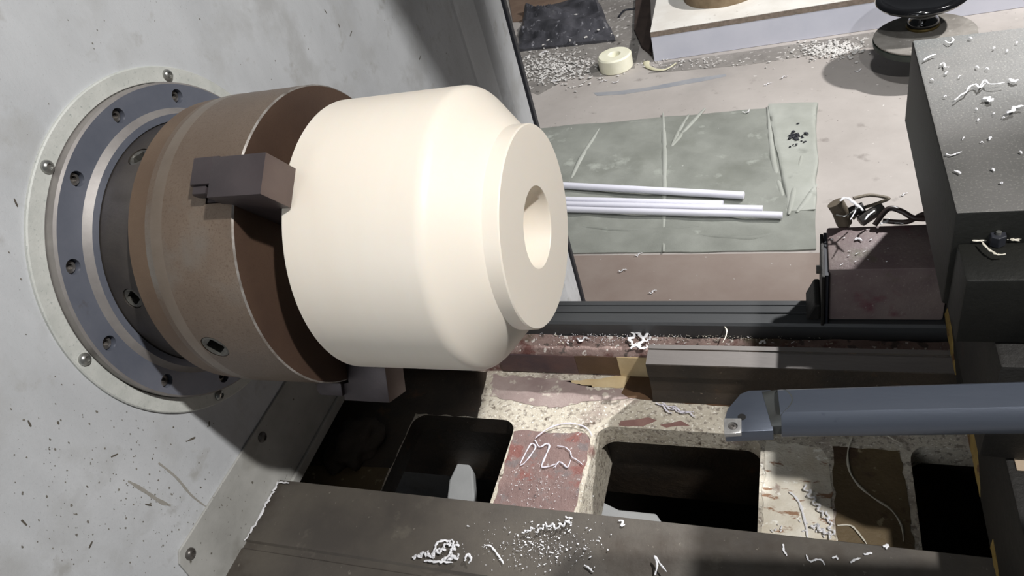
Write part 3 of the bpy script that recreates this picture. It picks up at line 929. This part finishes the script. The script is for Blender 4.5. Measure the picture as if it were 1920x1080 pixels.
# ring and offcut
rc = at(1156, 127, ZF)
def vert_rev(prof, c, seg=64):
    b = revolve(prof, seg)
    for v in b.verts: v.co = Vector((c[0] + v.co.y, c[1] + v.co.z, c[2] + v.co.x))
    return fixn(b)
rr, rh = .090, .078
o = obj('plastic_ring', vert_rev([(0, .026), (0, rr - .004), (.004, rr), (rh - .008, rr), (rh, rr - .008), (rh, .034), (rh - .01, .026)], (rc.x, rc.y, ZF + .0005)), K['ringpl'], None, smooth=40, loc=(rc.x, rc.y, ZF))
tag(o, 'thick ivory plastic ring standing flat on the floor behind the headstock', 'ring')
P = smoothpath([at(1212, 116, ZF + .006), at(1214, 124, ZF + .006), at(1228, 130, ZF + .006), at(1248, 130, ZF + .006), at(1268, 118, ZF + .006)], 6)
o = obj('plastic_offcut', tube(P, .017, 10, flat=.35, rfun=lambda t: 1 - .75 * t), K['crescent'], None, smooth=50, loc=P[0])
tag(o, 'yellowish crescent plastic offcut on the floor at the corner of the white box', 'offcut')
# white box
h_b = .165
p0, p1 = at(1227, 116, ZF), at(1920, 14, ZF)
dv = (p1 - p0).normalized(); nv = Vector((-dv.y, dv.x, 0))
p1 = p0 + dv * 2.3
bx = thing('long_box', (p0 + p1) / 2, 'long low white laminate box on the floor with a chipboard edged lid', 'box')
def quad(p0, p1, d, z0, z1, bev=0):
    a, b_, c_, e = p0, p1, p1 + nv * d, p0 + nv * d
    return prism([(q.x, q.y) for q in (a, b_, c_, e)], 'z', z0, z1, bev)
obj('box_body', quad(p0, p1, .9, ZF + .0008, ZF + h_b - .03, .002), K['white'], bx)
obj('lid_edge', quad(p0 - nv * .001, p1 - nv * .001, .9, ZF + h_b - .0298, ZF + h_b - .004), K['boardedge'], bx)
obj('lid_top', quad(p0 - nv * .001, p1 - nv * .001, .9, ZF + h_b - .0038, ZF + h_b, .001), K['whitetop'], bx)
pc = at(1356, -15, ZF + h_b)
o = obj('wooden_puck', vert_rev([(0, .0), (0, .205), (.09, .205), (.095, .2), (.095, 0)], (pc.x, pc.y, ZF + h_b + .0005)), K['puck'], None, smooth=40, loc=(pc.x, pc.y, ZF + h_b))
tag(o, 'round tan disc block standing on the white box lid', 'disc')
# round stand with black wheel
hs_ = .17
sc = at(1733, 60, ZF + hs_)
st = thing('round_stand', (sc.x, sc.y, ZF), 'round grey topped stand with a dark green rim beside the long white box', 'stand')
obj('disc_top', vert_rev([(0, 0), (0, .186), (.006, .19), (.008, .19), (.012, .185), (.014, 0)], (sc.x, sc.y, ZF + hs_ - .014), 72), K['felt'], st, smooth=40)
obj('disc_rim', vert_rev([(0, .0), (0, .183), (.004, .189), (.026, .192), (.028, .186), (.028, 0)], (sc.x, sc.y, ZF + hs_ - .043), 72), K['green'], st, smooth=40)
obj('post', cyl((sc.x + .08, sc.y, ZF + .001), (sc.x + .08, sc.y, ZF + hs_ - .044), .04), K['green'], st)
bw = thing('black_bowl', (sc.x, sc.y, ZF + hs_), 'glossy black enamel dished wheel on a short neck, on the grey disc', 'wheel')
z0 = ZF + hs_ + .001
sc = at(1730, 49, ZF + hs_)
obj('neck_ring', vert_rev([(0, .0), (0, .062), (.006, .064), (.010, .060), (.010, 0)], (sc.x, sc.y, z0), 48), K['brass'], bw, smooth=40)
obj('neck', vert_rev([(.0105, 0), (.0105, .058), (.018, .061), (.03, .056), (.045, .046), (.062, .046), (.074, .056), (.08, .075), (.08, 0)], (sc.x, sc.y, z0), 48), K['black'], bw, smooth=50)
b = vert_rev([(.0805, .05), (.088, .10), (.100, .140), (.112, .162), (.124, .172), (.136, .168), (.140, .158), (.134, .146), (.122, .136), (.112, .10), (.106, .05), (.104, .0), (.0805, .0)], (sc.x - .015, sc.y, z0), 72)
obj('wheel_bowl', b, K['black'], bw, smooth=50)
o = obj('dark_board', prism([(q.x, q.y) for q in L_([(1194, -20), (1219, -20), (1223, 106), (1204, 92), (1190, 60)], ZF)], 'z', ZF + .0015, ZF + .02), mat('dark_brown_wood', (52, 42, 38), (66, 54, 48), 12, .8), None, loc=at(1205, 40, ZF))  # dark slab in place of the box's shadow on the floor
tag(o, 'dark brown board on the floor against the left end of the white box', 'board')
# plastic bag, cardboard, wire
c4 = [at(*q, ZF) for q in ((985, 25), (1115, -10), (1155, 78), (970, 98))]
o = obj('plastic_bag', sheetgrid(c4, 70, 40, ZF + .0025, .002, .075, 4.4, 5), K['bag'], None, smooth=28, loc=at(1060, 60, ZF))
tag(o, 'crumpled black plastic bag on the floor behind the headstock', 'bag')
o = obj('cardboard_sheet', prism([(q.x, q.y) for q in (at(950, -25, ZF), at(1110, -50, ZF), at(1095, 12, ZF), at(1000, 40, ZF), at(962, 42, ZF))], 'z', ZF + .0015, ZF + .006), K['card'], None, loc=at(1000, 10, ZF))
tag(o, 'brown cardboard sheet on the floor beyond the black bag', 'cardboard')
P = smoothpath([at(1160, 32, ZF + .006), at(1170, 20, ZF + .006), at(1185, 17, ZF + .006), at(1200, 14, ZF + .006)], 5)
o = obj('wire_piece', tube(P, .006, 8), K['rubber'], None, smooth=60, loc=P[0])
tag(o, 'short bent black wire on the floor beside the white box', 'wire')

# ================================================================== SWARF
def curlpath(a, b_, amp, n=10, loops=2.0, lift=.002, seed=0):
    rnd = random.Random(seed)
    a, b_ = Vector(a), Vector(b_)
    d = b_ - a
    s = Vector((-d.y, d.x, 0))
    if s.length < 1e-6: s = Vector((1, 0, 0))
    s.normalize()
    ph = rnd.random() * 6
    out = []
    m_ = max(6, int(n * loops))
    for k in range(m_ + 1):
        t = k / m_
        out.append(a + d * t + s * amp * (math.sin(ph + t * loops * 2 * PI) + .5 * math.sin(ph * 2 + t * loops * 5.3)) + Vector((0, 0, abs(math.cos(t * loops * 2 * PI)) * lift)))
    return out
def curl(pts, r, label, m='chip', group=None, flat_=.45, seed=0, name='plastic_shaving', crinkle=.35, sm=4):
    rnd = random.Random(seed)
    P = smoothpath(pts, sm) if sm else [Vector(p) for p in pts]
    zmin = min(p.z for p in P)
    P = [p + Vector((rnd.uniform(-1, 1), rnd.uniform(-1, 1), abs(rnd.uniform(0, 1)))) * r * crinkle for p in P]
    ph = rnd.random() * 9
    r *= .8
    b = tube(P, r, 6, flat=flat_, rfun=lambda t: (.25 + .75 * math.sin(PI * min(1, .08 + t * .9)) ** .5) * (1 + .3 * math.sin(ph + t * 31)))
    o = obj(name, b, K[m], None, smooth=50, loc=P[0])
    return tag(o, label, 'shaving', group)
def L(px, z): return [at(u, v, z) for u, v in px]

zt = .0015   # slide block top
curl(L([(1790, 188), (1800, 180), (1812, 172), (1818, 162), (1830, 158), (1836, 165), (1843, 160), (1850, 155)], zt + .002), .0011, 'long crinkled white shaving curving across the block top')
curl(L([(1836, 165), (1846, 150), (1855, 157), (1872, 157), (1884, 155)], zt + .003), .0009, 'thin white shaving trailing right from the crinkled one on the block top', seed=2)
curl(L([(1732, 113), (1740, 108), (1748, 104), (1754, 102)], zt + .001), .0014, 'flat white flake at the near left corner of the block top', seed=3, flat_=.3)
curl(L([(1845, 186), (1850, 183), (1856, 190), (1860, 186)], zt + .001), .0025, 'broad white flake right of the crinkled shaving on the block top', seed=4, flat_=.3)
curl(L([(1887, 213), (1898, 208), (1905, 200), (1920, 200)], zt + .002), .0022, 'thick white shaving at the right border of the block top', seed=5)
curl(L([(1762, 122), (1769, 118), (1772, 125), (1780, 126)], zt + .001), .0010, 'small forked white shaving behind the crinkled one on the block top', seed=6)
curl(L([(1774, 288), (1785, 291), (1795, 287), (1803, 284)], zt + .001), .0010, 'small white shaving in the middle left of the block top', seed=7)
curl(L([(1790, 320), (1798, 322), (1802, 326)], zt + .001), .0012, 'white crumb shaving nearest the front left of the block top', seed=8)
curl(L([(1893, 148), (1900, 153), (1910, 150)], zt + .001), .0022, 'lumpy white shaving at the upper right of the block top', seed=9)
curl(L([(1772, 76), (1780, 81), (1788, 75), (1784, 70)], zt + .001), .0009, 'looped pale shaving near the back edge of the block top', seed=10)
fl = [(1816, 72), (1862, 92), (1887, 97), (1830, 125), (1848, 130), (1773, 140), (1796, 146), (1829, 205), (1862, 214), (1880, 222), (1833, 227), (1770, 182), (1855, 262), (1838, 268), (1912, 285), (1860, 318), (1876, 345), (1905, 82), (1745, 150), (1805, 262)]
for i, (u, v) in enumerate(fl):
    a = at(u, v, zt); s = random.uniform(3, 7)
    b_ = at(u + s, v + random.uniform(-4, 4), zt)
    curl([a, (a + b_) / 2 + Vector((0, .001, .001)), b_], random.uniform(.0006, .0012), 'tiny white flake scattered on the dark block top', group='tiny flakes on the block top', seed=20 + i)
# ledge of the slide, in shade
ln = -.029
curl(L([(1805, 448), (1812, 446), (1830, 451), (1850, 449), (1862, 444)], ln), .0018, 'oily white shaving draped left of the black nut', m='chipdull', seed=41)
curl(L([(1878, 448), (1890, 446), (1905, 449), (1925, 445)], ln), .0028, 'matted white shavings right of the black nut', m='chipdull', seed=42)
curl(L([(1840, 452), (1852, 466), (1864, 474), (1872, 478), (1885, 476)], ln + .004), .0012, 'thin shaving hanging below the black nut', m='chipdull', seed=43)
curl(L([(1808, 492), (1818, 496), (1828, 502), (1840, 508)], -.0985), .0010, 'short forked shaving on the dark slide below the nut', m='chipdull', seed=44)
# way cover
zc2 = -.2485
curl(L([(1604, 450), (1609, 447), (1615, 452)], zc2), .0022, 'round white crumb on the plum way cover', seed=50, flat_=.6)
for i, (u, v) in enumerate([(1558, 448), (1569, 453), (1581, 447), (1590, 470), (1604, 476), (1619, 472), (1626, 486), (1603, 491), (1589, 479), (1630, 450), (1664, 466), (1661, 491), (1576, 497), (1624, 430), (1645, 428)]):
    a = at(u, v, zc2); b_ = at(u + random.uniform(2, 6), v + random.uniform(-3, 2), zc2)
    curl([a, b_], random.uniform(.0006, .0011), 'tiny white crumb on the plum way cover', group='crumbs on the way cover', seed=60 + i)
curl(L([(1575, 377), (1585, 372), (1597, 376), (1608, 386), (1618, 394)], zc + .038), .0030, 'clump of bright white shavings on the clamp bracket', seed=80)
curl(L([(1600, 380), (1605, 390), (1600, 403), (1594, 412)], zc + .036), .0010, 'thin white shaving dangling over the clamp bracket', seed=81)
curl(L([(1622, 412), (1628, 404), (1636, 398), (1640, 394)], zc + .018), .0016, 'white shaving lying across the union nut', seed=82)
curl(L([(1650, 420), (1660, 416), (1668, 410)], zc + .008), .0026, 'bright white flake between the bracket and the cables', seed=83)
curl(L([(1678, 419), (1686, 418), (1694, 420)], zc + .006), .0014, 'white flake under the low cable', seed=84)
# ledge in the bed
zl = -.364
curl(L([(1325, 591), (1338, 597), (1352, 605), (1362, 618), (1361, 630), (1355, 642)], -.345), .0011, 'long curved white shaving bridging the rear way and the ledge', m='chipdull', seed=90, crinkle=.1)
curl(L([(1176, 618), (1188, 628), (1180, 640), (1195, 650), (1205, 640), (1195, 625), (1210, 622), (1208, 640), (1218, 634)], zl + .004), .0030, 'matted clump of cream shavings in the ledge before the rail end', m='chip', seed=91, crinkle=1)
curl(L([(1183, 655), (1195, 650), (1206, 655), (1214, 648)], zl + .003), .0028, 'lower clump of cream shavings touching the rail end', seed=92, crinkle=1)
curl(L([(1424, 645), (1430, 640), (1436, 645)], zl + .002), .0024, 'rounded white crumb behind the inner rail', seed=93)
curl(L([(1460, 630), (1470, 627), (1480, 629), (1492, 624)], zl + .001), .0010, 'thin white shaving on the ledge right of the rounded crumb', seed=94, m='chipdull')
curl(L([(1082, 634), (1090, 640), (1096, 632), (1105, 636)], zl + .002), .0018, 'white flake on the reddish ledge beside the workpiece', seed=95)
for i in range(44):
    u = random.uniform(1010, 1560); v = random.uniform(618, 645 if u > 1215 else 650)
    a = at(u, v, zl + .001); b_ = at(u + random.uniform(2, 8), v + random.uniform(-4, 4), zl + .001)
    curl([a, b_], random.uniform(.0005, .0011), 'tiny white chip in the rough ledge beside the rear way', m='chip' if i % 2 else 'chipdull', group='chips in the rear ledge', seed=100 + i)
# web and ribs
zb = ZWEB + .0025
curl(L([(975, 870), (985, 850), (996, 832), (1004, 838), (994, 855), (983, 868), (975, 873)], zb), .0014, 'closed loop of lilac shaving at the left of the red rib', m='chipblue', seed=160, crinkle=.1)
curl(L([(1003, 822), (1015, 812), (1035, 800), (1062, 794), (1088, 797), (1104, 806), (1110, 818)], zb + .002), .0014, 'long arching lilac shaving over the top of the red rib', m='chipblue', seed=161, crinkle=.1)
curl(L([(1003, 825), (1012, 838), (1024, 832), (1030, 836), (1025, 850), (1018, 866), (1016, 876), (1030, 874), (1042, 870)], zb), .0016, 'wavy lilac shaving in the middle of the red rib', m='chipblue', seed=162, crinkle=.1)
curl(L([(1040, 876), (1048, 866), (1056, 870), (1064, 876), (1070, 862)], zb), .0014, 'small looped lilac shaving right of the wavy one on the red rib', m='chipblue', seed=163, crinkle=.1)
curl(L([(1045, 836), (1058, 838), (1068, 845), (1072, 856), (1084, 864), (1094, 872)], zb), .0010, 'thin zigzag shaving at the right of the red rib', m='chipblue', seed=164)
for k, (a, b_) in enumerate([((1232, 755), (1262, 778)), ((1240, 758), (1280, 775)), ((1250, 762), (1300, 776)), ((1262, 768), (1306, 782))]):
    nm = ['left', 'inner left', 'inner right', 'right'][k]
    curl(curlpath(at(*a, zb), at(*b_, zb), .0016, 8, 1.5, .002, k), .0014, 'strand of white shaving in the tuft on the cream web, ' + nm + 'most strand' if k in (0, 3) else 'strand of white shaving in the tuft on the cream web, ' + nm + ' strand', seed=170 + k, m='chipblue')
curl(L([(1480, 922), (1490, 930), (1500, 945), (1506, 965), (1512, 990), (1514, 1010)], zb), .0018, 'long pale shaving running down the cream rib', m='chip', seed=180, crinkle=.1)
curl(curlpath(at(1508, 912, zb), at(1548, 975, zb), .0022, 10, 5, .003, 4), .0016, 'crinkled white shaving down the right side of the cream rib', seed=181)
curl(curlpath(at(1550, 960, zb), at(1562, 1005, zb), .002, 10, 3, .002, 5), .0016, 'crinkled white shaving at the lower right of the cream rib', seed=182)
curl(curlpath(at(1525, 985, zb), at(1560, 1008, zb), .003, 10, 3, .003, 6), .0022, 'bunched white shavings at the foot of the cream rib', seed=183)
for i in range(14):
    u, v = random.uniform(1418, 1560), random.uniform(975, 1010) 
    curl(L([(u, v), (u + random.uniform(-6, 6), v + random.uniform(-6, 3))], zb), random.uniform(.0008, .0016), 'small white chip at the foot of the cream rib', group='chips at the foot of the cream rib', seed=190 + i)
curl(L([(1598, 820), (1590, 845), (1592, 880), (1610, 910), (1640, 935), (1670, 955), (1690, 985), (1694, 1015)], zb), .0016, 'very long dull shaving snaking over the olive rib', m='chipdull', seed=210, crinkle=.05)
curl(L([(1640, 808), (1660, 815), (1690, 832)], zb), .0014, 'short dull shaving near the top of the olive rib', m='chipdull', seed=211, crinkle=.05)
curl(L([(1570, 985), (1595, 985), (1612, 1002), (1625, 1020)], zb), .0014, 'dull shaving at the foot of the olive rib', m='chipdull', seed=212, crinkle=.05)
# front way
zf = ZW + .0015
curl([Vector((max(p.x, .0068), p.y, p.z + .001)) for p in L([(518, 905), (508, 913), (496, 926), (485, 943), (474, 956), (462, 976), (451, 996), (444, 1010)], zf + .001)], .0024, 'crinkled white shaving stuck along the joint of headstock and front way', seed=220, crinkle=.8)
curl(L([(520, 904), (532, 905), (542, 906)], zf + .001), .0016, 'short white shaving at the inner corner of headstock and front way', seed=221)
for k, (a, b_, r_) in enumerate([((775, 1048), (805, 1038), .0018), ((800, 1048), (835, 1030), .0022), ((826, 1035), (850, 1015), .0014), ((830, 1052), (862, 1045), .0024), ((845, 1040), (860, 1020), .0016)]):
    nm = ['at its left tip', 'low in its left half', 'standing at its top', 'thickest at its lower right', 'upright at its right'][k]
    curl(curlpath(at(*a, zf + .001), at(*b_, zf + .003), .0022, 10, 2.5, .004, 30 + k), r_, 'white shaving of the biggest heap on the front way, ' + nm, seed=230 + k)
for k, (a, b_) in enumerate([((1005, 1000), (1025, 985)), ((1022, 985), (1050, 990)), ((1048, 990), (1068, 978)), ((980, 1000), (1003, 992)), ((1064, 970), (1072, 988))]):
    nm = ['left arch', 'middle arch', 'right strand', 'flat left strand', 'rightmost upright strand'][k]
    curl(curlpath(at(*a, zf + .001), at(*b_, zf + .003), .0018, 10, 2, .003, 50 + k), .0013, 'white shaving in the cluster below the red rib, ' + nm, seed=240 + k)
for k, (q, lb) in enumerate([(((812, 1046), (818, 1028), (826, 1018), (838, 1014), (846, 1018)), 'high looping white shaving over the biggest heap on the front way'),
        (((838, 1048), (846, 1036), (852, 1022), (848, 1012)), 'pale ribbon shaving rising from the right of the biggest heap'),
        (((796, 1052), (812, 1054), (830, 1056), (848, 1054)), 'white shaving along the foot of the biggest heap on the front way'),
        (((872, 1052), (878, 1042), (884, 1048), (880, 1056)), 'small white knot just right of the biggest heap on the front way')]):
    curl([p + Vector((0, 0, .003 * math.sin(PI * i / 3))) for i, p in enumerate(L(q, zf + .002))], .0019, lb, seed=600 + k, crinkle=.6)
curl(L([(908, 1022), (920, 1024), (930, 1036), (940, 1050), (944, 1058)], zf), .0013, 'hooked white shaving between the two clusters on the front way', seed=250)
curl(L([(1160, 976), (1168, 978), (1165, 986), (1172, 984)], zf), .0014, 'small white knot on the front way below the first window', seed=251)
curl(L([(1228, 1078), (1232, 1060), (1228, 1042), (1236, 1055), (1250, 1072)], zf + .004), .0014, 'thin white shaving standing on the front way near the bottom', seed=252, crinkle=.05)
curl(L([(1468, 1020), (1470, 1032), (1475, 1042)], zf), .0012, 'short white shaving on the front way below the cream rib', seed=253)
curl(L([(1512, 1040), (1518, 1052), (1528, 1050), (1540, 1050), (1546, 1060)], zf), .0012, 'bent white shaving on the dark right part of the front way', seed=254)
curl(L([(1596, 1056), (1602, 1050), (1614, 1046)], zf), .0014, 'hooked white flake on the dark right part of the front way', seed=255)
curl(L([(1620, 1040), (1628, 1038), (1636, 1036)], zf), .0014, 'pale flake right of the hooked one on the front way', seed=256)
curl(L([(1656, 1024), (1664, 1022), (1662, 1030)], zf), .0018, 'round white knot on the front way below the olive rib', seed=257)
curl(L([(1560, 1046), (1568, 1044), (1570, 1050)], zf), .0013, 'white crumb between the bent shaving and the hooked flake', seed=258)
curl(L([(1096, 1060), (1105, 1066), (1112, 1072)], zf), .0013, 'white sliver on the front way at the bottom edge', seed=259)
for i in range(60):
    t = random.random()
    u = random.gauss(1020, 55); v = random.gauss(1025, 22)
    if v > 1076 or v < 966: continue
    s = random.uniform(2, 6)
    a = at(u, v, zf); b_ = at(u + s, v + random.uniform(-4, 4), zf)
    curl([a, b_], random.uniform(.0004, .0012), 'tiny white chip scattered on the front way below the red rib', group='chips on the front way', seed=300 + i)
# chips on the floor
def crumbs(name, n, ucen, vcen, su, sv, z, s0, s1, m, label, cat, parent=None):
    b = bmesh.new()
    for i in range(n):
        u, v = random.gauss(ucen, su), random.gauss(vcen, sv)
        p = at(u, v, z)
        s = random.uniform(s0, s1)
        M = Matrix.Translation(p + Vector((0, 0, s * .3))) @ Matrix.Rotation(random.random() * 6, 4, 'Z') @ Matrix.Diagonal((s * random.uniform(.6, 1.6), s * random.uniform(.4, 1), s * .5, 1))
        bmesh.ops.create_icosphere(b, subdivisions=1, radius=.5, matrix=M)
    for v in b.verts: v.co += noise.noise_vector(v.co * 300) * s0 * .3
    o = obj(name, b, K[m], parent, loc=None if parent else at(ucen, vcen, z))
    return tag(o, label, cat, kind='stuff')
crumbs('plastic_crumbs', 700, 1040, 128, 40, 15, ZF + .002, .006, .020, 'dust', 'drift of pale plastic crumbs on the floor below the black bag', 'crumbs')
crumbs('plastic_crumbs', 420, 1560, 94, 30, 8, ZF + .002, .006, .020, 'dust', 'drift of pale plastic crumbs on the floor left of the round stand', 'crumbs')
crumbs('plastic_crumbs', 90, 1300, 118, 60, 5, ZF + .002, .005, .014, 'dust', 'thin line of crumbs along the foot of the white box', 'crumbs')
for i, (u, v, lb) in enumerate([(1022, 98, 'bright white crumb at the lower edge of the black bag'), (1040, 152, 'white flake on the floor below the crumb drift'), (1133, 152, 'left of two small crumbs in front of the ivory ring'),
                      (1155, 154, 'right of two small crumbs in front of the ivory ring'), (1020, 146, 'white flake on the floor left of the ivory ring'), (1440, 158, 'curved white shaving on the floor left of the stand shadow'),
                      (1470, 145, 'thin white shaving on the floor just left of the stand shadow'), (1610, 133, 'white shaving lying in the stand shadow'),
                      (1400, 210, 'white flake on the sack near its back edge'), (1224, 548, 'white flake on the floor close behind the rear way'), (1168, 508, 'white flake on the brown floor below the sack'), (1198, 478, 'pale shaving at the front edge of the sack'), (1695, 365, 'white flake on the floor left of the block')]):
    zz = ZF + (.012 if lb.find('sack near') > 0 else .003)
    a = at(u - 7, v + 2, zz); b_ = at(u + 7, v - 2, zz)
    curl(curlpath(a, b_, .006, 8, 1, .004, i), .006 if i in (0, 1) else .0035, lb, seed=400 + i)
crumbs('black_crumbs', 34, 1494, 258, 9, 7, ZF + .018, .008, .020, 'rubber', 'small spill of black crumbs on the folded end of the sack', 'crumbs')
crumbs('white_crumbs', 46, 1060, 62, 38, 18, ZF + .03, .006, .022, 'dust', 'white crumbs lying on the crumpled black bag', 'crumbs')
crumbs('fine_dust', 260, 1120, 632, 70, 7, zl + .0015, .0008, .0022, 'chip', 'fine white chips on the reddish ledge', 'chips')
crumbs('fine_dust', 220, 1330, 632, 90, 5, zl + .0015, .0008, .002, 'chipdull', 'fine pale chips on the ledge behind the rail', 'chips')
crumbs('fine_dust', 150, 1010, 915, 34, 22, zb - .001, .0005, .0018, 'chip', 'fine white chips dusted over the red rib', 'chips')
crumbs('fine_dust', 300, 1010, 1022, 60, 20, zf, .0005, .0018, 'chip', 'fine white chips dusted over the front way', 'chips')
